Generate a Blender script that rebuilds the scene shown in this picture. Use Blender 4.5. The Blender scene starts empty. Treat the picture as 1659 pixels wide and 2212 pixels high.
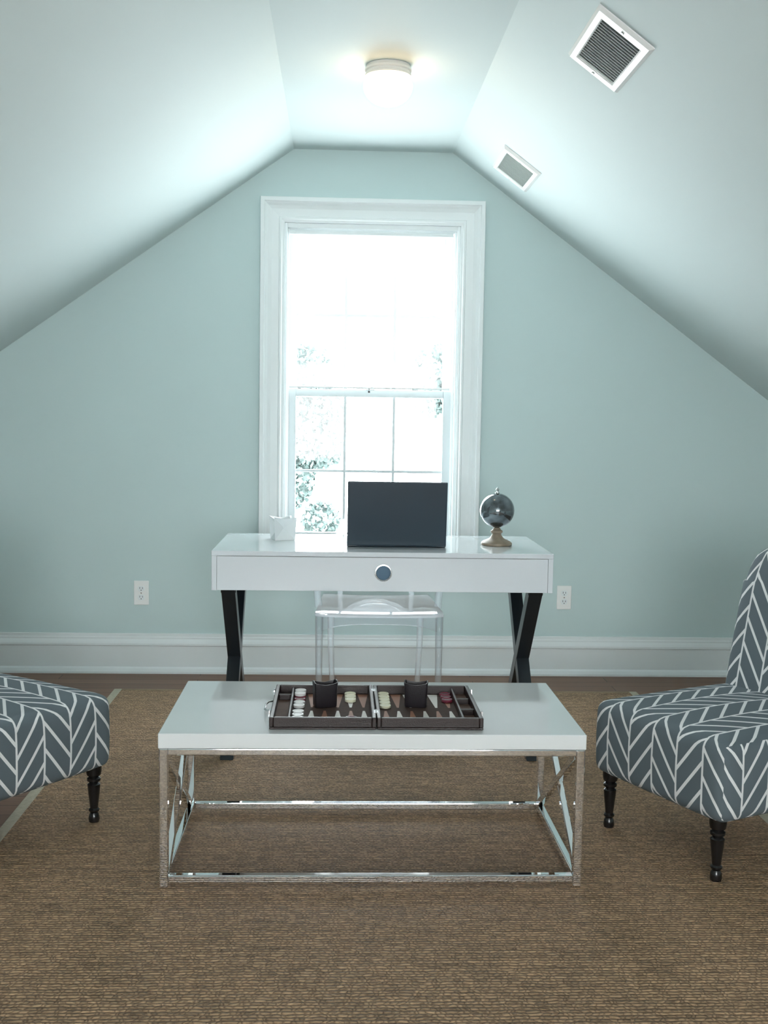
import bpy, bmesh, math, random
from mathutils import Matrix, Vector
random.seed(7)
scene = bpy.context.scene
COL = scene.collection
try:
    scene.view_settings.view_transform = 'Standard'
    scene.view_settings.look = 'None'
except Exception: pass
scene.view_settings.exposure = 0.0

# ------------------------------------------------------------ materials
def nt(name):
    m = bpy.data.materials.new(name); m.use_nodes = True
    t = m.node_tree
    return m, t, t.nodes['Principled BSDF']

def pmat(name, col, rough=0.5, metal=0.0, spec=0.5, var=0.04, scale=8.0, bump=0.0, bscale=200.0, coat=0.0, emis=None, es=0.0):
    m, t, b = nt(name)
    tc = t.nodes.new('ShaderNodeTexCoord')
    nz = t.nodes.new('ShaderNodeTexNoise'); nz.inputs['Scale'].default_value = scale
    nz.inputs['Detail'].default_value = 4
    t.links.new(tc.outputs['Object'], nz.inputs['Vector'])
    r = t.nodes.new('ShaderNodeValToRGB')
    r.color_ramp.elements[0].position = 0.3; r.color_ramp.elements[1].position = 0.7
    r.color_ramp.elements[0].color = tuple(c*(1-var) for c in col)+(1,)
    r.color_ramp.elements[1].color = tuple(min(1, c*(1+var)) for c in col)+(1,)
    t.links.new(nz.outputs['Fac'], r.inputs['Fac'])
    t.links.new(r.outputs['Color'], b.inputs['Base Color'])
    b.inputs['Roughness'].default_value = rough
    b.inputs['Metallic'].default_value = metal
    b.inputs['Specular IOR Level'].default_value = spec
    b.inputs['Coat Weight'].default_value = coat
    if bump > 0:
        n2 = t.nodes.new('ShaderNodeTexNoise'); n2.inputs['Scale'].default_value = bscale
        t.links.new(tc.outputs['Object'], n2.inputs['Vector'])
        bp = t.nodes.new('ShaderNodeBump'); bp.inputs['Strength'].default_value = bump
        bp.inputs['Distance'].default_value = 0.002
        t.links.new(n2.outputs['Fac'], bp.inputs['Height'])
        t.links.new(bp.outputs['Normal'], b.inputs['Normal'])
    if emis:
        b.inputs['Emission Color'].default_value = emis+(1,)
        b.inputs['Emission Strength'].default_value = es
    return m

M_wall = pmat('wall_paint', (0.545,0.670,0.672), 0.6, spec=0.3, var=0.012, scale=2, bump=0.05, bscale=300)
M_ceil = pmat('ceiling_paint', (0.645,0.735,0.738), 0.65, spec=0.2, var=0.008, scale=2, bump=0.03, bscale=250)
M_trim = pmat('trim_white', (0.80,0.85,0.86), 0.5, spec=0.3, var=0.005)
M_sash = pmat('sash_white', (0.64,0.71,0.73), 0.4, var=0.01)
M_white = pmat('white_lacquer', (0.72,0.76,0.80), 0.10, var=0.01, coat=0.6)
M_table = pmat('gloss_white_lacquer', (0.70,0.715,0.72), 0.08, var=0.01, coat=0.6)
M_chrome = pmat('chrome', (0.90,0.91,0.92), 0.03, metal=1.0, var=0.01)
M_steel = pmat('brushed_steel', (0.6,0.62,0.62), 0.25, metal=1.0, var=0.04)
M_black = pmat('black_wood', (0.010,0.015,0.020), 0.3, var=0.15)
M_leg = pmat('black_turned_wood', (0.008,0.007,0.007), 0.22, var=0.2)
M_laptop = pmat('laptop_shell', (0.005,0.022,0.038), 0.35, var=0.05)
M_keys = pmat('keyboard_keys', (0.01,0.01,0.012), 0.5, var=0.05)
M_blue = pmat('blue_pull_inlay', (0.02,0.09,0.16), 0.4, var=0.05)
M_globe = pmat('smoked_mirror_glass', (0.17,0.195,0.21), 0.08, metal=0.75, var=0.75, scale=16)
M_gbase = pmat('aged_taupe_wood', (0.25,0.20,0.145), 0.5, var=0.2, scale=30)
M_plastic = pmat('white_plastic', (0.86,0.87,0.86), 0.35, var=0.01)
M_louver = pmat('louver_grey_white', (0.62,0.66,0.65), 0.4, var=0.01)
M_slot = pmat('dark_slot', (0.03,0.03,0.03), 0.6)
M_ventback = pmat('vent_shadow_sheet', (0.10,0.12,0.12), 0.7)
M_ventback2 = pmat('vent_pale_sheet', (0.50,0.54,0.54), 0.7)
M_porc = pmat('white_porcelain', (0.74,0.78,0.79), 0.25, var=0.01)
M_leather = pmat('dark_brown_leather', (0.020,0.010,0.009), 0.35, var=0.2, bump=0.3, bscale=400)
M_cup = pmat('black_leather_cup', (0.010,0.007,0.010), 0.4, var=0.2, bump=0.3, bscale=400)
M_felt = pmat('brown_felt', (0.045,0.021,0.014), 0.85, var=0.15, scale=60)
M_tray = pmat('tray_suede', (0.085,0.042,0.028), 0.8, var=0.15, scale=60)
M_ptA = pmat('point_cream', (0.62,0.58,0.55), 0.6)
M_ptB = pmat('point_rust', (0.24,0.10,0.055), 0.6)
M_chW = pmat('checker_cream', (0.72,0.69,0.52), 0.25)
M_chR = pmat('checker_maroon', (0.14,0.020,0.038), 0.25)
M_chP = pmat('checker_pearl', (0.62,0.60,0.59), 0.25)
M_binding = pmat('rug_binding', (0.42,0.38,0.29), 0.8, var=0.1, scale=80, bump=0.4, bscale=500)
M_binding2 = pmat('rug_end_binding', (0.25,0.18,0.11), 0.8, var=0.1, scale=80, bump=0.4, bscale=500)
M_fixture = pmat('fixture_white', (0.80,0.79,0.76), 0.35)
M_dome = pmat('lit_opal_glass', (0.9,0.88,0.84), 0.3, emis=(1.0,0.70,0.40), es=8.0)
M_leaf = pmat('tree_leaves', (0.080,0.108,0.104), 0.9, spec=0.02, var=0.25, scale=3)
M_bark = pmat('tree_bark', (0.08,0.08,0.075), 0.9, var=0.3)
M_ground = pmat('pale_ground', (0.55,0.57,0.55), 0.9, var=0.1, scale=0.5)

def glassy(name, trans_col, fac_lo, fac_hi, diff=0.0, dcol=(0.8,0.9,1.0)):
    m = bpy.data.materials.new(name); m.use_nodes = True; t = m.node_tree
    t.nodes.clear()
    out = t.nodes.new('ShaderNodeOutputMaterial')
    tr = t.nodes.new('ShaderNodeBsdfTransparent'); tr.inputs[0].default_value = trans_col+(1,)
    gl = t.nodes.new('ShaderNodeBsdfGlossy'); gl.inputs['Roughness'].default_value = 0.04
    lw = t.nodes.new('ShaderNodeLayerWeight'); lw.inputs[0].default_value = 0.45
    mr = t.nodes.new('ShaderNodeMapRange'); mr.inputs['To Min'].default_value = fac_lo; mr.inputs['To Max'].default_value = fac_hi
    t.links.new(lw.outputs['Facing'], mr.inputs['Value'])
    mx = t.nodes.new('ShaderNodeMixShader')
    t.links.new(mr.outputs[0], mx.inputs[0]); t.links.new(tr.outputs[0], mx.inputs[1]); t.links.new(gl.outputs[0], mx.inputs[2])
    last = mx
    if diff > 0:
        tl = t.nodes.new('ShaderNodeBsdfTranslucent'); tl.inputs[0].default_value = dcol+(1,)
        m2 = t.nodes.new('ShaderNodeMixShader'); m2.inputs[0].default_value = diff
        t.links.new(mx.outputs[0], m2.inputs[1]); t.links.new(tl.outputs[0], m2.inputs[2]); last = m2
    t.links.new(last.outputs[0], out.inputs[0])
    return m
M_glass = glassy('window_glass', (0.98,1,1), 0.02, 0.3)
M_acryl = glassy('clear_acrylic', (0.96,0.98,1.0), 0.06, 0.85, 0.14, (0.95,0.97,1.0))
M_acryl_glare = glassy('acrylic_seat_glare', (0.95,0.98,1.0), 0.15, 0.95, 0.38, (0.95,0.97,1.0))  # milky white share imitates window glare on the seat
def shade_mat():
    m = bpy.data.materials.new('sheer_shade_fabric'); m.use_nodes=True; t=m.node_tree; t.nodes.clear()
    out=t.nodes.new('ShaderNodeOutputMaterial')
    tr=t.nodes.new('ShaderNodeBsdfTransparent'); tl=t.nodes.new('ShaderNodeBsdfTranslucent'); tl.inputs[0].default_value=(0.38,0.40,0.40,1)
    tc=t.nodes.new('ShaderNodeTexCoord'); w=t.nodes.new('ShaderNodeTexNoise'); w.inputs['Scale'].default_value=300
    t.links.new(tc.outputs['Object'], w.inputs['Vector'])
    mr=t.nodes.new('ShaderNodeMapRange'); mr.inputs['To Min'].default_value=0.04; mr.inputs['To Max'].default_value=0.07
    t.links.new(w.outputs['Fac'], mr.inputs['Value'])
    mx=t.nodes.new('ShaderNodeMixShader'); t.links.new(mr.outputs[0], mx.inputs[0])
    t.links.new(tr.outputs[0], mx.inputs[1]); t.links.new(tl.outputs[0], mx.inputs[2]); t.links.new(mx.outputs[0], out.inputs[0])
    return m
M_shade = shade_mat()

def math_n(t, op, a, b=None, c=None):
    n = t.nodes.new('ShaderNodeMath'); n.operation = op
    for i, v in enumerate((a, b, c)):
        if v is None: continue
        if isinstance(v, (int, float)): n.inputs[i].default_value = v
        else: t.links.new(v, n.inputs[i])
    return n.outputs[0]

def chevron_mat():
    m, t, b = nt('chevron_upholstery')
    uv = t.nodes.new('ShaderNodeTexCoord'); sp = t.nodes.new('ShaderNodeSeparateXYZ')
    t.links.new(uv.outputs['UV'], sp.inputs[0])
    W, P, K = 0.096, 0.078, 1.60
    u = math_n(t,'DIVIDE', sp.outputs['X'], W)
    col = math_n(t,'FLOOR', u)
    f = math_n(t,'FRACT', u)
    tri = math_n(t,'PINGPONG', u, 1.0)
    odd = math_n(t,'MODULO', math_n(t,'ADD', col, 1000.0), 2.0)
    v = math_n(t,'DIVIDE', sp.outputs['Y'], P)
    d = math_n(t,'ADD', math_n(t,'ADD', v, math_n(t,'MULTIPLY', tri, K)), math_n(t,'MULTIPLY', odd, 0.5))
    d = math_n(t,'ADD', d, 1000.0)
    s = math_n(t,'FRACT', d)
    l1 = math_n(t,'LESS_THAN', s, 0.19)
    e = math_n(t,'ABSOLUTE', math_n(t,'SUBTRACT', f, 0.5))
    l2 = math_n(t,'GREATER_THAN', e, 0.465)
    ln = math_n(t,'MAXIMUM', l1, l2)
    mx = t.nodes.new('ShaderNodeMix'); mx.data_type='RGBA'
    t.links.new(ln, mx.inputs[0])
    mx.inputs[6].default_value = (0.098,0.124,0.140,1)
    mx.inputs[7].default_value = (0.70,0.70,0.70,1)
    t.links.new(mx.outputs[2], b.inputs['Base Color'])
    b.inputs['Roughness'].default_value = 0.85
    n2 = t.nodes.new('ShaderNodeTexNoise'); n2.inputs['Scale'].default_value = 500
    t.links.new(uv.outputs['Object'], n2.inputs['Vector'])
    bp = t.nodes.new('ShaderNodeBump'); bp.inputs['Strength'].default_value=0.3; bp.inputs['Distance'].default_value=0.002
    t.links.new(n2.outputs['Fac'], bp.inputs['Height']); t.links.new(bp.outputs['Normal'], b.inputs['Normal'])
    return m
M_chev = chevron_mat()

def rug_mat():
    m, t, b = nt('seagrass_weave')
    tc = t.nodes.new('ShaderNodeTexCoord')
    nz = t.nodes.new('ShaderNodeTexNoise'); nz.inputs['Scale'].default_value = 32; nz.inputs['Detail'].default_value=4
    t.links.new(tc.outputs['Object'], nz.inputs['Vector'])
    cb = t.nodes.new('ShaderNodeVectorMath'); cb.operation='SUBTRACT'; cb.inputs[1].default_value=(.5,.5,.5)
    t.links.new(nz.outputs['Color'], cb.inputs[0])
    sc = t.nodes.new('ShaderNodeVectorMath'); sc.operation='MULTIPLY'; sc.inputs[1].default_value=(0.060,0.012,0)
    t.links.new(cb.outputs[0], sc.inputs[0])
    ad = t.nodes.new('ShaderNodeVectorMath'); ad.operation='ADD'
    t.links.new(tc.outputs['Object'], ad.inputs[0]); t.links.new(sc.outputs[0], ad.inputs[1])
    sp = t.nodes.new('ShaderNodeSeparateXYZ'); t.links.new(ad.outputs[0], sp.inputs[0])
    yr = math_n(t,'DIVIDE', sp.outputs['Y'], 0.0120)
    row = math_n(t,'FLOOR', yr)
    xx = math_n(t,'ADD', math_n(t,'DIVIDE', sp.outputs['X'], 0.0155), math_n(t,'MULTIPLY', row, 0.5))
    sy = math_n(t,'ABSOLUTE', math_n(t,'SINE', math_n(t,'MULTIPLY', yr, math.pi)))
    sx = math_n(t,'ABSOLUTE', math_n(t,'SINE', math_n(t,'MULTIPLY', xx, math.pi)))
    h = math_n(t,'MULTIPLY', math_n(t,'POWER', sy, 0.6), math_n(t,'ADD', 0.40, math_n(t,'MULTIPLY', sx, 0.60)))
    cell = t.nodes.new('ShaderNodeCombineXYZ'); t.links.new(math_n(t,'FLOOR', xx), cell.inputs[0]); t.links.new(row, cell.inputs[1])
    wn = t.nodes.new('ShaderNodeTexWhiteNoise'); wn.noise_dimensions='2D'; t.links.new(cell.outputs[0], wn.inputs['Vector'])
    mp = t.nodes.new('ShaderNodeMapping'); mp.inputs['Scale'].default_value=(2.5,40.0,1)
    t.links.new(tc.outputs['Object'], mp.inputs['Vector'])
    n3 = t.nodes.new('ShaderNodeTexNoise'); n3.inputs['Scale'].default_value=2.0; n3.inputs['Detail'].default_value=8
    t.links.new(mp.outputs[0], n3.inputs['Vector'])
    tone = math_n(t,'ADD', math_n(t,'MULTIPLY', wn.outputs['Value'], 0.45), math_n(t,'MULTIPLY', n3.outputs['Fac'], 1.3))
    r = t.nodes.new('ShaderNodeValToRGB')
    r.color_ramp.elements[0].position=0.05; r.color_ramp.elements[0].color=(0.115,0.064,0.034,1)
    r.color_ramp.elements[1].position=0.95; r.color_ramp.elements[1].color=(0.440,0.285,0.165,1)
    t.links.new(h, r.inputs['Fac'])
    vm = t.nodes.new('ShaderNodeVectorMath'); vm.operation='SCALE'
    t.links.new(r.outputs['Color'], vm.inputs[0]); t.links.new(math_n(t,'ADD', tone, 0.08), vm.inputs['Scale'])
    t.links.new(vm.outputs[0], b.inputs['Base Color'])
    b.inputs['Roughness'].default_value=0.58
    b.inputs['Specular IOR Level'].default_value=0.28
    bp = t.nodes.new('ShaderNodeBump'); bp.inputs['Strength'].default_value=1.0; bp.inputs['Distance'].default_value=0.005
    t.links.new(h, bp.inputs['Height']); t.links.new(bp.outputs['Normal'], b.inputs['Normal'])
    return m
M_rug = rug_mat()

def floor_mat():
    m, t, b = nt('dark_plank_floor')
    tc = t.nodes.new('ShaderNodeTexCoord')
    br = t.nodes.new('ShaderNodeTexBrick')
    br.inputs['Scale'].default_value=1.0; br.inputs['Brick Width'].default_value=1.3; br.inputs['Row Height'].default_value=0.085
    br.inputs['Mortar Size'].default_value=0.0015
    br.inputs['Color1'].default_value=(0.170,0.088,0.055,1); br.inputs['Color2'].default_value=(0.22,0.118,0.075,1); br.inputs['Mortar'].default_value=(0.02,0.012,0.008,1)
    t.links.new(tc.outputs['Object'], br.inputs['Vector'])
    mp = t.nodes.new('ShaderNodeMapping'); mp.inputs['Scale'].default_value=(2.0,40.0,1)
    t.links.new(tc.outputs['Object'], mp.inputs['Vector'])
    n3 = t.nodes.new('ShaderNodeTexNoise'); n3.inputs['Scale'].default_value=2.0; n3.inputs['Detail'].default_value=6
    t.links.new(mp.outputs[0], n3.inputs['Vector'])
    mr = t.nodes.new('ShaderNodeMapRange'); mr.inputs['To Min'].default_value=0.7; mr.inputs['To Max'].default_value=1.3
    t.links.new(n3.outputs['Fac'], mr.inputs['Value'])
    vm = t.nodes.new('ShaderNodeVectorMath'); vm.operation='SCALE'
    t.links.new(br.outputs['Color'], vm.inputs[0]); t.links.new(mr.outputs[0], vm.inputs['Scale'])
    t.links.new(vm.outputs[0], b.inputs['Base Color'])
    b.inputs['Roughness'].default_value=0.45
    b.inputs['Specular IOR Level'].default_value=0.3
    return m
M_floor = floor_mat()

# ------------------------------------------------------------ mesh builder
class MB:
    def __init__(s): s.v=[]; s.f=[]; s.m=[]; s.uv={}
    def add(s, vs, fs, mi=0):
        o=len(s.v); s.v+= [tuple(p) for p in vs]
        for f in fs: s.f.append(tuple(i+o for i in f)); s.m.append(mi)
        return s
    def box(s,x0,x1,y0,y1,z0,z1,mi=0):
        return s.add([(x0,y0,z0),(x1,y0,z0),(x1,y1,z0),(x0,y1,z0),(x0,y0,z1),(x1,y0,z1),(x1,y1,z1),(x0,y1,z1)],
          [(0,3,2,1),(4,5,6,7),(0,1,5,4),(1,2,6,5),(2,3,7,6),(3,0,4,7)],mi)
    def beam(s,a,b,w,h,side=(1,0,0),mi=0):
        a=Vector(a);b=Vector(b);d=(b-a).normalized();sx=Vector(side).normalized();up=d.cross(sx).normalized()
        vs=[]
        for p in (a,b):
            for i,j in ((-1,-1),(1,-1),(1,1),(-1,1)): vs.append(p+sx*(i*w/2)+up*(j*h/2))
        return s.add(vs,[(0,3,2,1),(4,5,6,7),(0,1,5,4),(1,2,6,5),(2,3,7,6),(3,0,4,7)],mi)
    def tube(s,pts,r,seg=10,mi=0):
        pts=[Vector(p) for p in pts]; vs=[]; fs=[]
        up=None
        for i,p in enumerate(pts):
            d=(pts[min(i+1,len(pts)-1)]-pts[max(i-1,0)]).normalized()
            if up is None: up = Vector((0,0,1)) if abs(d.z)<0.9 else Vector((1,0,0))
            a=d.cross(up).normalized(); u=a.cross(d).normalized(); up=u
            rr = r[i] if isinstance(r,(list,tuple)) else r
            for k in range(seg):
                t=2*math.pi*k/seg; vs.append(p+a*(rr*math.cos(t))+u*(rr*math.sin(t)))
        for i in range(len(pts)-1):
            for k in range(seg):
                k2=(k+1)%seg; fs.append((i*seg+k,i*seg+k2,(i+1)*seg+k2,(i+1)*seg+k))
        fs.append(tuple(range(seg-1,-1,-1))); fs.append(tuple((len(pts)-1)*seg+k for k in range(seg)))
        return s.add(vs,fs,mi)
    def lathe(s,prof,seg=32,c=(0,0,0),sx=1.0,sy=1.0,mi=0,cap=True):
        vs=[];fs=[]
        for r,z in prof:
            for k in range(seg):
                t=2*math.pi*k/seg; vs.append((c[0]+sx*r*math.cos(t),c[1]+sy*r*math.sin(t),c[2]+z))
        n=len(prof)
        for i in range(n-1):
            for k in range(seg):
                k2=(k+1)%seg; fs.append((i*seg+k,i*seg+k2,(i+1)*seg+k2,(i+1)*seg+k))
        if cap:
            fs.append(tuple(range(seg-1,-1,-1))); fs.append(tuple((n-1)*seg+k for k in range(seg)))
        return s.add(vs,fs,mi)
    def prism_xz(s,poly,y0,y1,mi=0):
        n=len(poly); vs=[(x,y0,z) for x,z in poly]+[(x,y1,z) for x,z in poly]
        fs=[tuple(range(n)),tuple(range(2*n-1,n-1,-1))]+[(i,i+n,(i+1)%n+n,(i+1)%n) for i in range(n)]
        return s.add(vs,fs,mi)
    def obj(s,name,mats,parent=None,smooth=False,bevel=0.0,bseg=2,loc=(0,0,0),rot=None,angle=35):
        me=bpy.data.meshes.new(name); me.from_pydata(s.v,[],s.f)
        if not isinstance(mats,(list,tuple)): mats=[mats]
        for m in mats: me.materials.append(m)
        for p,mi in zip(me.polygons,s.m): p.material_index=mi
        bm=bmesh.new(); bm.from_mesh(me); bmesh.ops.recalc_face_normals(bm,faces=bm.faces); bm.to_mesh(me); bm.free()
        me.update()
        if smooth:
            me.polygons.foreach_set('use_smooth',[True]*len(me.polygons))
            try: me.set_sharp_from_angle(angle=math.radians(angle))
            except Exception: pass
        o=bpy.data.objects.new(name,me); COL.objects.link(o)
        o.location=loc
        if rot: o.rotation_euler=rot
        if parent: o.parent=parent
        if bevel>0:
            b=o.modifiers.new('bevel','BEVEL'); b.width=bevel; b.segments=bseg; b.limit_method='ANGLE'; b.angle_limit=math.radians(40)
        return o

def tag(o,label=None,cat=None,group=None,kind=None):
    if label: o['label']=label
    if cat: o['category']=cat
    if group: o['group']=group
    if kind: o['kind']=kind
    return o
def empty(name,loc,rz=0,label=None,cat=None,group=None):
    e=bpy.data.objects.new(name,None); COL.objects.link(e); e.empty_display_size=0.1
    e.location=loc; e.rotation_euler=(0,0,rz)
    return tag(e,label,cat,group)
def struct(o,label,cat): return tag(o,label,cat,kind='structure')

# ------------------------------------------------------------ room
D=5.33; XL,XR=-2.5,2.75; ZC=2.49; L1,R1=-0.225,0.515; YB=-2.4
sL,sR=0.704,0.728
zl=lambda x: ZC-sL*(L1-x)
zr=lambda x: ZC-sR*(x-.520)
ox0,ox1,oz0,oz1=-0.265,0.565,0.60,2.152
w=MB()
w.prism_xz([(XL,0),(ox0,0),(ox0,zl(ox0)),(XL,zl(XL))],D,D+.14)
w.prism_xz([(ox0,0),(ox1,0),(ox1,oz0),(ox0,oz0)],D,D+.14)
w.prism_xz([(ox0,oz1),(ox1,oz1),(ox1,zr(ox1)),(.520,ZC),(L1,ZC),(ox0,zl(ox0))],D,D+.14)
w.prism_xz([(ox1,0),(XR,0),(XR,zr(XR)),(ox1,zr(ox1))],D,D+.14)
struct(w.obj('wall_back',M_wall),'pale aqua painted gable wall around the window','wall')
w=MB()
bx0,bx1,bz0,bz1=-0.9,1.2,0.7,1.9  # opening invented to hold the rear fill light
w.prism_xz([(XL,0),(bx0,0),(bx0,zl(bx0)),(XL,zl(XL))],YB-.12,YB)
w.prism_xz([(bx0,0),(bx1,0),(bx1,bz0),(bx0,bz0)],YB-.12,YB)
w.prism_xz([(bx0,bz1),(bx1,bz1),(bx1,zr(bx1)),(.520,ZC),(L1,ZC),(bx0,zl(bx0))],YB-.12,YB)
w.prism_xz([(bx1,0),(XR,0),(XR,zr(XR)),(bx1,zr(bx1))],YB-.12,YB)
struct(w.obj('wall_front',M_wall),'pale aqua painted wall with an opening added for the fill light','wall')
struct(MB().box(XL-.1,XL,YB-.12,D+.14,0,zl(XL)).obj('wall_left',M_wall),'low pale aqua knee wall','wall')
struct(MB().box(XR,XR+.1,YB-.12,D+.14,0,zr(XR)).obj('wall_right',M_wall),'low pale aqua knee wall','wall')
c=MB()
prof_in=[(XL-.1,zl(XL-.1)),(L1,ZC),(.520,ZC),(XR+.1,zr(XR+.1))]
prof_out=[(XL-.1,zl(XL-.1)+.12),(L1-.03,ZC+.12),(.55,ZC+.12),(XR+.1,zr(XR+.1)+.12)]
for i in range(3):
    c.prism_xz([prof_in[i],prof_in[i+1],prof_out[i+1],prof_out[i]],YB-.12,D+.14)
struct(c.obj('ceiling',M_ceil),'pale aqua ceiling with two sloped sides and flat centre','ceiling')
struct(MB().box(XL-.1,XR+.1,YB-.12,D+.14,-0.1,0).obj('floor',M_floor),'dark brown wood plank floor','floor')

bprof=[(0,0),(.030,0),(.030,.010),(.024,.024),(.018,.030),(.016,.032),(.016,.132),(.021,.137),(.021,.146),(.017,.156),(.012,.166),(.012,.174),(.009,.178),(.009,.192),(0,.192)]
def baseboard(name,a,b,n):
    a=Vector(a);b=Vector(b);n=Vector(n);m=MB();k=len(bprof)
    vs=[a+n*h+Vector((0,0,z)) for h,z in bprof]+[b+n*h+Vector((0,0,z)) for h,z in bprof]
    m.add(vs,[tuple(range(k)),tuple(range(2*k-1,k-1,-1))]+[(i,i+k,(i+1)%k+k,(i+1)%k) for i in range(k)])
    struct(m.obj(name,M_trim),'white moulded baseboard','baseboard')
baseboard('baseboard_back',(XL,D,0),(XR,D,0),(0,-1,0))
baseboard('baseboard_left',(XL,YB,0),(XL,D-.03,0),(1,0,0))
baseboard('baseboard_right',(XR,YB,0),(XR,D-.03,0),(-1,0,0))

# ------------------------------------------------------------ window
def frame_ring(m,x0,x1,z0,z1,prof,yref):
    vs=[]
    for d,h in prof:
        for (x,z) in ((x0-d,z0-d),(x1+d,z0-d),(x1+d,z1+d),(x0-d,z1+d)): vs.append((x,yref-h,z))
    fs=[]
    for i in range(len(prof)-1):
        for k in range(4):
            k2=(k+1)%4; fs.append((i*4+k,i*4+k2,(i+1)*4+k2,(i+1)*4+k))
    m.add(vs,fs)
def rect_frame(m,x0,x1,z0,z1,wl,wr,wb,wt,y0,y1):
    m.box(x0,x0+wl,y0,y1,z0,z1); m.box(x1-wr,x1,y0,y1,z0,z1)
    m.box(x0+wl,x1-wr,y0,y1,z0,z0+wb); m.box(x0+wl,x1-wr,y0,y1,z1-wt,z1)
m=MB(); rect_frame(m,ox0,ox1,oz0,oz1,.014,.014,.014,.022,D,D+.139)
rect_frame(m,ox0+.014,ox1-.014,oz0+.014,oz1-.022,.008,.012,.008,.01,D+.028,D+.038)
win=struct(m.obj('window_1',M_trim,bevel=.002),'white double-hung sash window with a wide moulded casing','window')
m=MB(); frame_ring(m,ox0,ox1,oz0,oz1,[(0,0),(0,.014),(.010,.017),(.014,.022),(.022,.022),(.026,.017),(.060,.020),(.075,.026),(.085,.034),(.090,.036),(.093,.044),(.110,.044),(.112,.040),(.112,0)],D)
m.obj('casing',M_trim,parent=win)
ix0,ix1=ox0+.016,ox1-.022
zm=1.36
m=MB(); rect_frame(m,ix0,ix1,oz0+.016,zm+.018,.042,.042,.07,.036,D+.045,D+.078)
gx0,gx1=ix0+.042,ix1-.042
for i in (1,2):
    x=gx0+(gx1-gx0)*i/3; m.box(x-.0065,x+.0065,D+.053,D+.070,oz0+.08,zm-.01)
m.box(gx0,gx1,D+.054,D+.069,.978,.991)
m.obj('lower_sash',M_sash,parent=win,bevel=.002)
m=MB(); rect_frame(m,ix0,ix1,zm-.018,oz1-.03,.042,.042,.036,.045,D+.085,D+.118)
for i in (1,2):
    x=gx0+(gx1-gx0)*i/3; m.box(x-.0075,x+.0075,D+.093,D+.110,zm+.01,oz1-.06)
m.box(gx0,gx1,D+.094,D+.109,1.726,1.741)
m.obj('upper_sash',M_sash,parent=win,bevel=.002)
MB().box(gx0,gx1,D+.060,D+.062,oz0+.08,zm-.01).obj('lower_glass',M_glass,parent=win)
MB().box(gx0,gx1,D+.100,D+.102,zm+.01,oz1-.06).obj('upper_glass',M_glass,parent=win)
MB().box(.13,.17,D+.040,D+.078,zm+.018,zm+.026).tube([(.15,D+.055,zm+.026),(.165,D+.048,zm+.034)],.004).obj('sash_lock',M_plastic,parent=win)
rs=empty('roller_shade',(0.142,D+.018,2.10),0,'sheer white roller shade pulled halfway down the window','window shade')
MB().box(-.382,.385,-.001,.001,-.712,0.0).obj('shade_fabric',M_shade,parent=rs)
MB().tube([(-.385,0,.010),(.390,0,.010)],.012,14).obj('roller_tube',M_trim,parent=rs,smooth=True)
MB().box(-.382,.385,-.003,.003,-.718,-.711).obj('hem_bar',M_trim,parent=rs,bevel=.001)
m=MB().tube([(0,-.004,-.716),(0,-.005,-.728)],.0018,6); m.lathe([(.001,-.006),(.005,-.004),(.005,.003),(.001,.005)],10,(0,-.005,-.732))
m.obj('pull_cord',M_slot,parent=rs)
m=MB(); rect_frame(m,bx0,bx1,bz0,bz1,.05,.05,.05,.05,YB-.10,YB+.01)
struct(m.obj('fill_light_frame',M_trim),'added white frame around the rear fill light','window')  # added frame, out of view, surrounding the fill light

# ------------------------------------------------------------ outlets
def outlet(x,z):
    e=empty('wall_outlet',(x,D,z),0,'white double wall outlet plate above the baseboard','outlet','wall outlets')
    MB().box(-.0355,.0355,-.007,-.0002,-.0585,.0585).obj('cover_plate',M_plastic,parent=e,bevel=.003)
    for s in (-1,1):
        m=MB(); zc=s*.021
        vs=[];n=20
        for k in range(n):
            t=2*math.pi*k/n; px=.0165*math.cos(t); pz=.0165*math.sin(t); pz=max(-.0135,min(.0135,pz)); vs.append((px,pz+zc))
        m.prism_xz(vs,-.0095,-.0068)
        m.box(-.0075,-.0052,-.0099,-.0094,zc-.001,zc+.008,1); m.box(.0052,.0075,-.0099,-.0094,zc-.001,zc+.007,1)
        m.box(-.0022,.0022,-.0099,-.0094,zc-.009,zc-.005,1)
        m.obj('socket',[M_trim,M_slot],parent=e)
    MB().tube([(0,-.0085,0),(0,-.0066,0)],.0035,12).obj('screw',M_steel,parent=e)
outlet(-.938,.389); outlet(1.108,.385)

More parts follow.
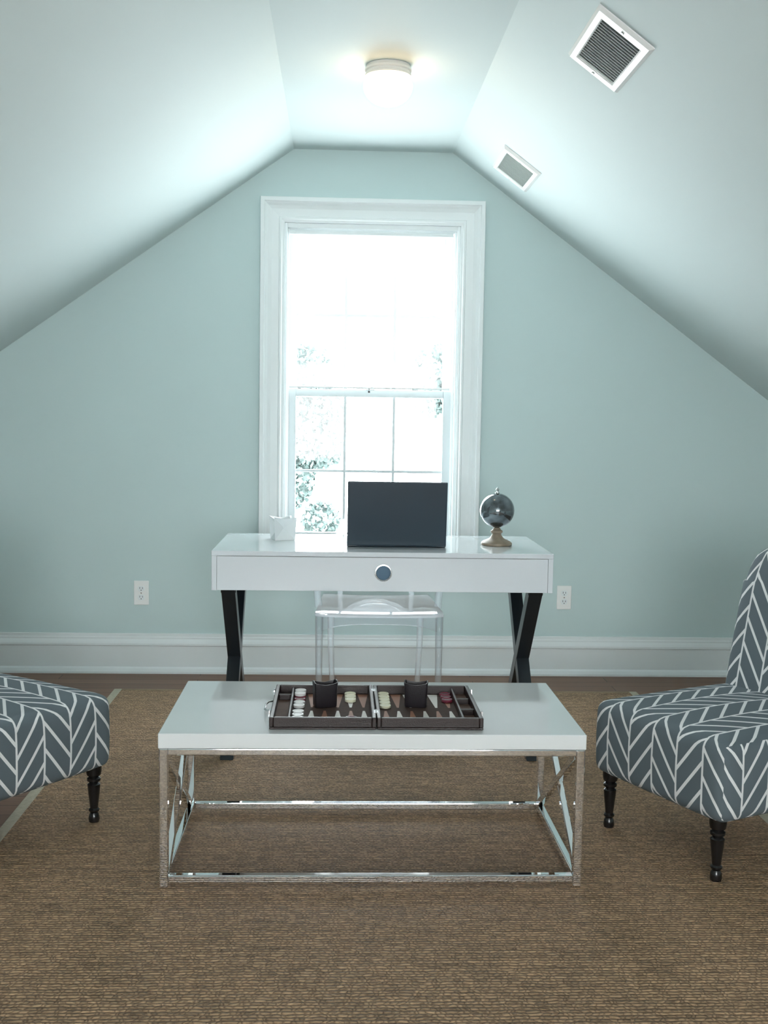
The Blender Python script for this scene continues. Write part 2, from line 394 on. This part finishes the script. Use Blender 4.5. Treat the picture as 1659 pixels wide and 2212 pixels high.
# ------------------------------------------------------------ vents
def vent(cx,cy,ly,label,backm,inx,iny):
    th=math.atan(sR); s,cs=math.sin(th),math.cos(th)
    R=Matrix(((cs,0,-s),(0,-1,0),(-s,0,-cs)))
    cz=zr(cx)
    e=empty('ceiling_vent',(cx,cy,cz),0,label,'air vent','ceiling vents')
    e.rotation_euler=R.to_euler()
    hx,hy=.096,ly/2; ix,iy=inx,ly/2-iny
    m=MB()
    def ring(prof):
        vs=[];fs=[]
        for (a,b2,z) in prof:
            for sx,sy in ((-1,-1),(1,-1),(1,1),(-1,1)): vs.append((sx*a,sy*b2,z))
        for i in range(len(prof)-1):
            for k in range(4):
                k2=(k+1)%4; fs.append((i*4+k,i*4+k2,(i+1)*4+k2,(i+1)*4+k))
        m.add(vs,fs)
    ring([(hx,hy,0.0005),(hx,hy,.004),(hx-.010,hy-.010,.012),(ix+.004,iy+.004,.013),(ix,iy,.010),(ix,iy,.002)])
    m.obj('vent_frame',M_plastic,parent=e)
    MB().box(-ix-.004,ix+.004,-iy-.004,iy+.004,.0006,.0016).obj('duct_sheet',backm,parent=e)
    m=MB(); n=int(2*iy/.0175)
    for i in range(n):
        y=-iy+(i+.5)*2*iy/n
        m.add([(-ix,y-.0040,.0035),(ix,y-.0040,.0035),(ix,y+.0030,.0100),(-ix,y+.0030,.0100),(-ix,y-.0030,.0030),(ix,y-.0030,.0030),(ix,y+.0042,.0098),(-ix,y+.0042,.0098)],
          [(0,1,2,3),(7,6,5,4),(0,4,5,1),(1,5,6,2),(2,6,7,3),(3,7,4,0)])
    m.obj('louvers',M_louver,parent=e)
    for sy in (-1,1):
        MB().lathe([(.005,.012),(.005,.0145),(.003,.0155)],12,(0,sy*(hy-.026),0)).obj('screw',M_steel,parent=e)
vent(.766,3.272,.405,'white louvered air vent on the sloped ceiling near the ceiling light',M_ventback,.066,.044)
vent(.750,4.865,.365,'white louvered air vent on the sloped ceiling near the gable wall',M_ventback2,.070,.040)

# ------------------------------------------------------------ ceiling light
e=empty('ceiling_light',(.160,4.06,ZC),0,'round flush ceiling light with glowing opal glass dome','ceiling light')
MB().lathe([(.02,-.0005),(.078,-.0005),(.080,-.008),(.083,-.012),(.083,-.018),(.078,-.022),(.078,-.028),(.082,-.031),(.082,-.038),(.06,-.040)],48).obj('fixture_base',M_fixture,parent=e,smooth=True)
pr=[(.070,-.038),(.080,-.042)]
for i in range(17):
    t=i/16*math.pi/2; pr.append((.088*math.cos(t)**0.9+.0001,-.066-.072*math.sin(t)))
MB().lathe(pr,48).obj('glass_dome',M_dome,parent=e,smooth=True,angle=80)

# ------------------------------------------------------------ rug
rx0,rx1,ry0,ry1=-1.00,1.385,1.32,4.985; RZ=.005
rug=empty('area_rug',(.19,3.15,0),0,'brown woven seagrass rug with pale fabric binding','rug')
MB().box(rx0-.19+.02,rx1-.19-.02,ry0-3.15+.02,ry1-3.15-.02,.0003,RZ-.001).obj('woven_field',M_rug,parent=rug)
m=MB(); a,b,c2,d2=rx0-.19,rx1-.19,ry0-3.15,ry1-3.15
m.box(a,a+.034,c2,d2,.0003,RZ-.0003); m.box(b-.034,b,c2,d2,.0003,RZ-.0003); m.box(a+.034,b-.034,c2,c2+.028,.0003,RZ-.0003,1); m.box(a+.034,b-.034,d2-.026,d2,.0003,RZ-.0003,1)
m.obj('binding',[M_binding,M_binding2],parent=rug,bevel=.001)

# ------------------------------------------------------------ coffee table
T=.421; tx0,tx1,ty0,ty1=-.460,.664,2.846,3.425
tc=((tx0+tx1)/2,(ty0+ty1)/2)
ct=empty('coffee_table',(tc[0],tc[1],RZ),0,'glossy white rectangular coffee table with chrome frame','coffee table')
hx=(tx1-tx0)/2; hy=(ty1-ty0)/2; H=T-RZ
MB().box(-hx,hx,-hy,hy,H-.040,H).obj('table_top',M_table,parent=ct,bevel=.002)
q=.023; lx,ly=hx-.002-q/2,hy-.002-q/2; zt=H-.0405
m=MB()
for sy in (-1,1): m.box(-lx+q/2,lx-q/2,sy*ly-q/2,sy*ly+q/2,zt-.018,zt)
for sx in (-1,1): m.box(sx*lx-q/2,sx*lx+q/2,-ly+q/2,ly-q/2,zt-.018,zt)
m.obj('upper_rail',M_chrome,parent=ct,bevel=.0025,bseg=3)
m=MB()
for sy in (-1,1): m.box(-lx+q/2,lx-q/2,sy*ly-.010,sy*ly+.010,.012,.034)
for sx in (-1,1): m.box(sx*lx-.010,sx*lx+.010,-ly+q/2,ly-q/2,.012,.034)
m.obj('lower_rail',M_chrome,parent=ct,bevel=.003,bseg=3)
for sx in (-1,1):
    for sy in (-1,1):
        MB().box(sx*lx-q/2,sx*lx+q/2,sy*ly-q/2,sy*ly+q/2,0,zt).obj('leg',M_chrome,parent=ct,bevel=.003,bseg=3)
    m=MB()
    m.beam((sx*lx-.004,-ly+.010,zt-.022),(sx*lx-.004,ly-.010,.030),.018,.020)
    m.beam((sx*lx+.004,-ly+.010,.030),(sx*lx+.004,ly-.010,zt-.022),.018,.020)
    m.obj('cross_brace',M_chrome,parent=ct,bevel=.002)

# ------------------------------------------------------------ backgammon set
bg=empty('backgammon_case',(.110,3.068,T),0,'open dark brown leather backgammon case on the coffee table','board game')
def half(s):
    x0,x1=(-.285,-.0012) if s<0 else (.0012,.285)
    y0,y1=-.181,.185; t=.011; h=.033
    m=MB(); m.box(x0,x1,y0,y1,.0005,.006)
    m.box(x0,x0+t,y0,y1,.006,h); m.box(x1-t,x1,y0,y1,.006,h)
    m.box(x0+t,x1-t,y0,y0+t,.006,h); m.box(x0+t,x1-t,y1-t,y1,.006,h)
    if s<0: px=x0+t+.036; m.box(px,px+.007,y0+t,y1-t,.006,h-.006); fx0,fx1=px+.007,x1-t; tx=(x0+t,px)
    else: px=x1-t-.043; m.box(px,px+.007,y0+t,y1-t,.006,h-.006); fx0,fx1=x0+t,px; tx=(px+.007,x1-t)
    for yy in ((-.055,.06) if s>0 else (.10,)):
        m.box(tx[0],tx[1],yy-.004,yy+.004,.006,h-.008)
    m.obj('case_half',M_leather,parent=bg,bevel=.0025)
    f=MB(); f.box(fx0,fx1,y0+t,y1-t,.006,.0075,0)
    f.box(tx[0],tx[1],y0+t,y1-t,.006,.0085,1)
    wpt=(fx1-fx0)/6
    for i in range(6):
        for sy in (-1,1):
            ya=sy*.166; yb=sy*.018; mi=2 if (i+(sy>0))%2 else 3
            xa=fx0+i*wpt+.003; xb=fx0+(i+1)*wpt-.003
            f.add([(xa,ya,.0079),(xb,ya,.0079),((xa+xb)/2+.003,yb,.0079),((xa+xb)/2-.003,yb,.0079)],[(0,1,2,3)],mi)
    f.obj('playing_field',[M_felt,M_tray,M_ptA,M_ptB],parent=bg)
    return [fx0+wpt*(i+.5) for i in range(6)]
PL=half(-1); PR=half(1)
for yy in (-.12,.12):
    m=MB().box(-.006,.006,yy-.015,yy+.015,.0332,.0342); m.tube([(0,yy-.016,.0345),(0,yy+.016,.0345)],.0022,8)
    m.obj('hinge',M_steel,parent=bg)
for sx in (-1,1):
    for yy in (-.12,.12):
        m=MB().box(sx*.2855-(.0008 if sx<0 else 0),sx*.2855+(.0008 if sx>0 else 0),yy-.010,yy+.010,.010,.030)
        m.box(sx*.2855-.004 if sx<0 else sx*.2855,sx*.2855 if sx<0 else sx*.2855+.004,yy-.005,yy+.005,.020,.036)
        m.obj('latch',M_chrome,parent=bg,bevel=.0008)
m=MB(); m.tube([(-.286,-.05,.018),(-.300,-.045,.016),(-.306,-.03,.014),(-.306,.03,.014),(-.300,.045,.016),(-.286,.05,.018)],.003,10)
m.obj('handle',M_steel,parent=bg,smooth=True)
FT=T+.0082
def checker(x,y,z,mat,col):
    o=MB().lathe([(.004,.0006),(.0155,0.0),(.0166,.0012),(.0166,.0072),(.0155,.0085),(.0115,.0085),(.0105,.0072),(.004,.0072)],28).obj('game_checker',mat,smooth=True,loc=(x,y,z))
    tag(o,col+' round backgammon checker lying in the open case','game piece','backgammon checkers')
bx,by=.110,3.068
for k in range(5): checker(bx+PL[0],by+.152-.0338*k,FT,M_chR if k<3 else M_chP,'maroon' if k<3 else 'pearl white')
for k in range(2): checker(bx+PL[0],by+.150-.0338*k+.002,FT+.0087,M_chP,'pearl white')
for k in range(4): checker(bx+PL[0],by-.150+.0338*k,FT,M_chP,'pearl white')
for k in range(3): checker(bx+PL[4],by+.152-.0338*k,FT,M_chW,'cream')
for k in range(5): checker(bx+PR[0],by+.152-.0338*k,FT,M_chW,'cream')
for k in range(3): checker(bx+PR[5],by+.152-.0338*k,FT,M_chR,'maroon')
for k in range(2): checker(bx+PL[4],by-.150+.0338*k,FT,M_chR,'maroon')
checker(bx+PL[5],by-.150,FT,M_chR,'maroon')
checker(bx+PR[5],by-.150,FT,M_chW,'cream')
for i,(x,y) in enumerate(((-.030,3.100),(.229,3.105))):
    m=MB(); 
    prof=[(.020,.0),(.0305,.0),(.0320,.003),(.0335,.058),(.0345,.063),(.0345,.070),(.0320,.070),(.0310,.064),(.0295,.006),(.012,.005)]
    m.lathe(prof,48)
    nv=[]
    for (a,b2,z) in m.v:
        th=math.atan2(b2,a); k=(abs(math.cos(th))**8+abs(math.sin(th))**8)**(-1/8)
        zz=z+(.005*math.cos(2*th) if z>.05 else 0)
        nv.append((a*k*.98,b2*k*.62,zz))
    m.v=nv
    o=m.obj('dice_cup',M_cup,smooth=True,loc=(x,y,FT),rot=(0,0,.24 if i==0 else -.14))
    tag(o,'black leather squared dice cup standing in the backgammon case','dice cup','dice cups')

# ------------------------------------------------------------ desk
dx0,dx1,dy0,dy1=-.450,.783,3.962,4.56; DZ=.764
dcx,dcy=(dx0+dx1)/2,(dy0+dy1)/2
dk=empty('writing_desk',(dcx,dcy,RZ),0,'white lacquered desk with black crossed legs and wide drawer','desk')
hx=(dx1-dx0)/2; hy=(dy1-dy0)/2; H=DZ-RZ; zb=H-.143
MB().box(-hx,hx,-hy,hy,H-.018,H).obj('desk_top',M_white,parent=dk,bevel=.0015)
m=MB(); m.box(-hx+.001,-hx+.019,-hy+.001,hy-.001,zb,H-.0183); m.box(hx-.019,hx-.001,-hy+.001,hy-.001,zb,H-.0183)
m.box(-hx+.0195,hx-.0195,hy-.018,hy-.001,zb,H-.0183); m.box(-hx+.0195,hx-.0195,-hy+.025,hy-.0185,zb,zb+.012)
m.obj('desk_body',M_white,parent=dk,bevel=.0008)
dr=MB().box(-hx+.0200,hx-.0200,-hy+.001,-hy+.020,zb+.001,H-.0193).obj('drawer',M_white,parent=dk,bevel=.0008)
zk=.690-RZ
def lathe_y(prof,c,name,mat,par,cap=True):
    m=MB(); m.lathe(prof,40,cap=cap)
    m.v=[(c[0]+x,c[1]-z,c[2]+y) for x,y,z in m.v]
    return m.obj(name,mat,parent=par,smooth=True)
lathe_y([(.024,0.0005),(.0305,0.0005),(.0315,.002),(.0305,.005),(.0265,.0055),(.0245,.003),(.024,.0005)],(0,-hy+.001,zk),'drawer_pull',M_steel,dr,False)
lathe_y([(.001,0.0003),(.0245,0.0003),(.0245,.0018),(.001,.0018)],(0,-hy+.001,zk),'pull_inlay',M_blue,dr)
for sx in (-1,1):
    x=sx*(hx-.059); m=MB()
    for (ya,yb,wd_) in ((-hy+.045,hy-.035,.050),(hy-.045,-hy+.012,.048)):
        hw=.034
        m.add([(x-wd_/2,ya-hw,zb-.0005),(x+wd_/2,ya-hw,zb-.0005),(x+wd_/2,ya+hw,zb-.0005),(x-wd_/2,ya+hw,zb-.0005),
               (x-wd_/2,yb-hw,0),(x+wd_/2,yb-hw,0),(x+wd_/2,yb+hw,0),(x-wd_/2,yb+hw,0)],
              [(0,1,2,3),(7,6,5,4),(0,4,5,1),(1,5,6,2),(2,6,7,3),(3,7,4,0)])
    m.box(x-.027,x+.027,-hy+.02,hy-.02,zb-.012,zb-.0003)
    m.obj('crossed_leg',M_black,parent=dk,bevel=.002)

# ------------------------------------------------------------ laptop
lp=empty('laptop',(.221,4.130,DZ),0,'dark laptop standing open on the desk, lid seen from behind','laptop')
MB().box(-.185,.185,0,.245,.0008,.016).obj('laptop_base',M_laptop,parent=lp,bevel=.003)
m=MB()
for r in range(5):
    for k in range(14):
        x=-.160+k*.0232; y=.045+r*.021; m.box(x,x+.019,y,y+.017,.016,.0175)
m.obj('keyboard',M_keys,parent=lp)
lid=MB().box(-.185,.185,-.004,.004,0,.243).obj('laptop_lid',M_laptop,parent=lp,bevel=.003,bseg=3,loc=(0,-.006,.006),rot=(math.radians(7),0,0))
MB().box(-.172,.172,.0041,.0045,.014,.230).obj('screen',M_slot,parent=lid)
MB().tube([(-.15,0,.010),(.15,0,.010)],.006,12).obj('hinge',M_slot,parent=lp)

# ------------------------------------------------------------ globe
g=empty('decorative_globe',(.612,4.235,DZ),0,'smoky mirrored globe on a turned taupe wooden base','globe')
MB().lathe([(.02,.0005),(.058,.0005),(.060,.004),(.059,.010),(.052,.016),(.040,.021),(.028,.027),(.022,.034),(.018,.042),(.018,.046),(.023,.050),(.023,.056),(.016,.060),(.013,.066),(.013,.067),(.005,.069)],40).obj('globe_base',M_gbase,parent=g,smooth=True)
MB().lathe([(.004,.066),(.011,.067),(.007,.071),(.005,.074),(.003,.076)],20).obj('globe_stem',M_steel,parent=g,smooth=True)
ZG=.134
pr=[(.066*math.sin(math.pi*i/32)+.00005,ZG-.066*math.cos(math.pi*i/32)) for i in range(33)]
MB().lathe(pr,48).obj('globe_ball',M_globe,parent=g,smooth=True,angle=80)
m=MB(); pts=[(.0705*math.sin(t),0,ZG-.0705*math.cos(t)) for t in [math.pi*i/28 for i in range(0,29)]]
m.tube(pts,.0018,8); m.obj('meridian_arc',M_steel,parent=g,smooth=True,rot=(0,0,math.radians(78)))
MB().lathe([(.002,.199),(.009,.201),(.009,.204),(.004,.206),(.004,.209),(.007,.213),(.006,.217),(.002,.221),(.0005,.225)],20).obj('finial',M_steel,parent=g,smooth=True)

# ------------------------------------------------------------ faceted candle holder
m=MB()
hb,ht,hh=.040,.045,.090
cb=[(-hb,-hb,.0005),(hb,-hb,.0005),(hb,hb,.0005),(-hb,hb,.0005)]
ctp=[(-ht,-ht,hh),(ht,-ht,hh),(ht,ht,hh),(-ht,ht,hh)]
mid=[(0,-.018,.047),(.018,0,.047),(0,.018,.047),(-.018,0,.047)]
rim=[(0,-ht*.80,hh-.008),(ht*.80,0,hh-.008),(0,ht*.80,hh-.008),(-ht*.80,0,hh-.008)]
inn=[(-.036,-.036,hh-.002),(.036,-.036,hh-.002),(.036,.036,hh-.002),(-.036,.036,hh-.002)]
inr=[(0,-.028,hh-.010),(.028,0,hh-.010),(0,.028,hh-.010),(-.028,0,hh-.010)]
flo=[(-.012,-.012,.012),(.012,-.012,.012),(.012,.012,.012),(-.012,.012,.012)]
vs=cb+ctp+mid+rim+inn+inr+flo
fs=[(3,2,1,0),(24,25,26,27)]
for k in range(4):
    k2=(k+1)%4
    fs+=[(k,k2,8+k),(k2,4+k2,8+k),(4+k2,12+k,8+k),(12+k,4+k,8+k),(4+k,k,8+k)]
    fs+=[(4+k,12+k,20+k,16+k),(12+k,4+k2,16+k2,20+k)]
    fs+=[(16+k,20+k,24+k),(20+k,16+k2,24+k2),(20+k,24+k2,24+k)]
m.add(vs,fs)
o=m.obj('faceted_candle_holder',M_porc,loc=(-.215,4.355,DZ),rot=(0,0,math.radians(16)))
tag(o,'white folded-facet porcelain candle holder on the desk','candle holder')

# ------------------------------------------------------------ slipper chairs
def rbox(hx,hy,hz,r,n=(22,22,14)):
    vs=[];fs=[];uvs=[]
    idx={}
    def V(p):
        key=tuple(round(c,6) for c in p)
        if key not in idx: idx[key]=len(vs); vs.append(p)
        return idx[key]
    def grid(axis,sgn):
        a,b=[(1,2),(0,2),(0,1)][axis]
        h=[hx,hy,hz]; na,nb=n[a],n[b]
        for i in range(na):
            for j in range(nb):
                q=[]; uvq=[]
                for di,dj in ((0,0),(1,0),(1,1),(0,1)):
                    p=[0,0,0]; p[axis]=sgn*h[axis]; p[a]=-h[a]+2*h[a]*(i+di)/na; p[b]=-h[b]+2*h[b]*(j+dj)/nb
                    q.append(V(tuple(p)))
                    if axis==0: uvq.append((p[1]+.31,p[2]))
                    elif axis==1: uvq.append((p[0],p[2] if sgn<0 else -p[2]))
                    else: uvq.append((p[0],(p[1]+hy)+hz if sgn>0 else p[1]))
                fs.append(tuple(q)); uvs.append(uvq)
    for ax in range(3):
        for sg in (-1,1): grid(ax,sg)
    out=[]
    for p in vs:
        inner=[max(-h+r,min(h-r,c)) for c,h in zip(p,(hx,hy,hz))]
        d=Vector(p)-Vector(inner)
        if d.length>1e-9: d=d.normalized()*r
        out.append(Vector(inner)+d)
    return out,fs,uvs
def rbox_obj(name,args,mat,parent,fn):
    vs,fs,uvs=rbox(*args)
    vs=[fn(v) for v in vs]
    me=bpy.data.meshes.new(name); me.from_pydata(vs,[],fs); me.materials.append(mat)
    uvl=me.uv_layers.new(name='UVMap')
    for p,uq in zip(me.polygons,uvs):
        for li,uvc in zip(p.loop_indices,uq): uvl.data[li].uv=uvc
    bm=bmesh.new(); bm.from_mesh(me); bmesh.ops.recalc_face_normals(bm,faces=bm.faces); bm.to_mesh(me); bm.free()
    me.polygons.foreach_set('use_smooth',[True]*len(me.polygons))
    o=bpy.data.objects.new(name,me); COL.objects.link(o); o.parent=parent
    return o
legprof=[(.010,0),(.0150,.001),(.0168,.010),(.0150,.022),(.0115,.030),(.0160,.036),(.0160,.040),(.0120,.045),(.0135,.060),(.0185,.105),(.0195,.118),(.0130,.124),(.0205,.130),(.0205,.137),(.0145,.142),(.0215,.148),(.0235,.160),(.0235,.182),(.01,.183)]
def slipper(loc,rz,label):
    e=empty('slipper_chair',(loc[0],loc[1],RZ),rz,label,'chair','patterned slipper chairs')
    z0,z1=.168,.394
    hz=(z1-z0)/2
    def fseat(v):
        x,y,z=v
        tz=(z+hz)/(2*hz)
        if z>0: z+= .016*max(0,1-(x/.27)**2)*max(0,1-(y/.30)**2)*(z/hz)
        if y<-.2: y-= .006*math.sin(math.pi*max(0,min(1,tz)))*(1-(x/.29)**2)
        x*=1+.015*math.sin(math.pi*max(0,min(1,tz)))
        return (x,y,z+(z0+z1)/2)
    rbox_obj('seat',(.268,.284,hz,.034,(30,30,18)),M_chev,e,fseat)
    def fback(v):
        x,y,z=v
        t=(z+.330)/.66
        k=1.0
        if t>.76: k=1-.16*((t-.76)/.24)**2.2
        zz=z+.533 + (-.03*(abs(x)/.26)**3 if t>.8 else 0)
        yy=y+.258+.09*t+.03*t*t
        return (x*k*.99,yy,zz)
    rbox_obj('backrest',(.258,.052,.330,.036,(24,8,30)),M_chev,e,fback)
    for (x,y,tilt) in ((-.222,-.248,0),(.222,-.248,0),(-.21,.235,.12),(.21,.235,.12)):
        if tilt==0:
            MB().lathe(legprof,24).obj('leg',M_leg,parent=e,smooth=True,loc=(x,y,0))
        else:
            m=MB(); m.beam((x,y+.05,0),(x,y,.182),.034,.034); m.v=[(a,b,max(0,c)) for a,b,c in m.v]
            m.obj('leg',M_leg,parent=e,bevel=.003)
slipper((1.165,3.202),math.radians(-63.6),'armless slipper chair in slate and white herringbone fabric, turned black legs')
slipper((-1.062,3.290),math.radians(55.2),'armless slipper chair in slate and white herringbone fabric, turned black legs')

# ------------------------------------------------------------ clear acrylic chair
gc=empty('acrylic_armchair',(.175,4.70,0),0,'transparent clear acrylic armchair tucked behind the desk','chair')
def gfs(v):
    x,y,z=v; return (x*(1-.10*(y+.24)/.48),y,z+.448-.006*(1-(x/.27)**2))
vs,fs,_=rbox(.265,.245,.011,.010,(16,16,2))
m=MB(); m.add([gfs(v) for v in vs],fs); m.obj('seat',M_acryl_glare,parent=gc,smooth=True)
m=MB()
for i in range(12):
    t0,t1=i/12,(i+1)/12; xa,xb=-.235+.47*t0,-.235+.47*t1
    za=.378+.028*(1-(2*t0-1)**4); zb2=.378+.028*(1-(2*t1-1)**4)
    m.add([(xa,-.240,za),(xb,-.240,zb2),(xb,-.240,.438),(xa,-.240,.438),(xa,-.232,za),(xb,-.232,zb2),(xb,-.232,.438),(xa,-.232,.438)],[(0,1,2,3),(7,6,5,4),(0,4,5,1),(3,2,6,7)])
m.obj('seat_apron',M_acryl,parent=gc)
for x,y,xb,yb in ((-.245,-.225,-.243,-.230),(.245,-.225,.243,-.230),(-.20,.22,-.19,.235),(.20,.22,.19,.235)):
    MB().tube([(xb,yb,RZ+.0012),(x,y,.25),(x,y,.440)],[.011,.014,.017],12).obj('leg',M_acryl,parent=gc,smooth=True)
for sx in (-1,1):
    MB().tube([(sx*.250,-.08,.450),(sx*.262,-.055,.56),(sx*.268,-.01,.645),(sx*.262,.07,.668),(sx*.235,.18,.672),(sx*.19,.265,.680)],[.016,.014,.015,.016,.015,.012],12).obj('armrest',M_acryl,parent=gc,smooth=True)
m=MB(); pts=[]
for i in range(25):
    t=2*math.pi*i/24; pts.append((.185*math.cos(t),.262+.03*math.sin(t),.665+.185*math.sin(t)))
m.tube(pts,.011,10)
n=24; vs=[(.178*math.cos(2*math.pi*i/n),.258+.03*math.sin(2*math.pi*i/n),.665+.178*math.sin(2*math.pi*i/n)) for i in range(n)]+[(.178*math.cos(2*math.pi*i/n),.266+.03*math.sin(2*math.pi*i/n),.665+.178*math.sin(2*math.pi*i/n)) for i in range(n)]
m.add(vs,[tuple(range(n)),tuple(range(2*n-1,n-1,-1))])
m.tube([(-.16,.225,.455),(-.15,.25,.58)],.012,10); m.tube([(.16,.225,.455),(.15,.25,.58)],.012,10)
m.obj('backrest',M_acryl,parent=gc,smooth=True)

# ------------------------------------------------------------ outside
GRD=-3.3
struct(MB().box(-5,6,17,23,GRD-.1,GRD).obj('ground',M_ground),'pale sunlit yard outside the window','ground')
def tree(x,y,zc,blobs,label,nleaf):
    e=empty('leafy_tree',(x,y,GRD),0,label,'tree','trees outside the window')
    m=MB(); m.tube([(0,0,0),(.05,0,1.5),(-.05,.1,3.0),(0,0,zc-GRD+.6)],[.16,.12,.09,.03],10)
    for bx_,by_,bz_,r in blobs: m.tube([(0,0,zc-GRD-1.4),(bx_*.5,by_*.5,bz_-GRD-.5),(bx_,by_,bz_-GRD)],[.05,.03,.01],6)
    m.obj('trunk',M_bark,parent=e,smooth=True)
    f=MB()
    for bx_,by_,bz_,r in blobs:
        for k in range(int(nleaf*(r/.6)**2)):
            while True:
                p=Vector((random.uniform(-1,1),random.uniform(-1,1),random.uniform(-1,1)))
                if p.length<1: break
            p=p.normalized()*(p.length**.8)*r
            ctr=Vector((bx_,by_,bz_-GRD))+p
            u=Vector((random.gauss(0,1),random.gauss(0,1),random.gauss(0,1))).normalized()
            v=u.cross(Vector((random.gauss(0,1),random.gauss(0,1),random.gauss(0,1)))).normalized()
            s_=random.uniform(.045,.085)
            f.add([ctr-u*s_,ctr-v*s_*.7,ctr+u*s_,ctr+v*s_*.7],[(0,1,2,3)])
    f.obj('foliage',M_leaf,parent=e)
tree(-1.5,20,1.3,[(0,0,1.6,1.0),(.9,.2,2.0,.55),(1.25,0,1.35,.42),(1.1,-.2,.75,.50),(1.2,-.2,-.6,.35),(.3,0,.2,.8)],'leafy green tree washed out by daylight',1000)
tree(2.7,20,1.7,[(0,0,1.9,.9),(-.9,0,2.05,.55),(-1.0,.2,1.65,.40),(-.3,0,1.4,.5)],'leafy green tree washed out by daylight',1000)

# ------------------------------------------------------------ light
wd=bpy.data.worlds.new('World'); scene.world=wd; wd.use_nodes=True; wt=wd.node_tree
bgn=wt.nodes['Background']; bgn.inputs[0].default_value=(0.95,0.99,1.0,1)
wc=wt.nodes.new('ShaderNodeTexCoord'); ws=wt.nodes.new('ShaderNodeSeparateXYZ'); wm=wt.nodes.new('ShaderNodeMapRange')
wt.links.new(wc.outputs['Generated'],ws.inputs[0]); wt.links.new(ws.outputs['Z'],wm.inputs['Value'])
wm.inputs['From Min'].default_value=-0.15; wm.inputs['From Max'].default_value=0.05
wm.inputs['To Min'].default_value=20.0; wm.inputs['To Max'].default_value=21.0
wt.links.new(wm.outputs[0],bgn.inputs[1])
def area(name,loc,rx,sx,sy,power,color,portal=False):
    l=bpy.data.lights.new(name,'AREA'); l.shape='RECTANGLE'; l.size=sx; l.size_y=sy; l.energy=power; l.color=color
    o=bpy.data.objects.new(name,l); COL.objects.link(o); o.location=loc; o.rotation_euler=(rx,0,0)
    if portal: l.cycles.is_portal=True
    return o
area('window_portal',((ox0+ox1)/2,D+.145,(oz0+oz1)/2),-math.pi/2,ox1-ox0,oz1-oz0,1,(1,1,1),True)
area('rear_fill_light',((bx0+bx1)/2,YB-.05,(bz0+bz1)/2),math.pi/2,bx1-bx0-.1,bz1-bz0-.1,19,(1.0,0.99,0.98))  # unseen area light added as fill from behind the camera

# ------------------------------------------------------------ camera
cam=bpy.data.cameras.new('camera'); co=bpy.data.objects.new('camera',cam); COL.objects.link(co)
cam.sensor_fit='VERTICAL'; cam.sensor_height=36; cam.sensor_width=27; cam.lens=2400/2212*36
cam.clip_start=.05; cam.clip_end=200
co.matrix_world=Matrix.Translation((0,0,1.25))@Matrix.Rotation(math.radians(-2.39),4,'Z')@Matrix.Rotation(math.radians(90-4.9),4,'X')@Matrix.Rotation(math.radians(0.9),4,'Z')
scene.camera=co
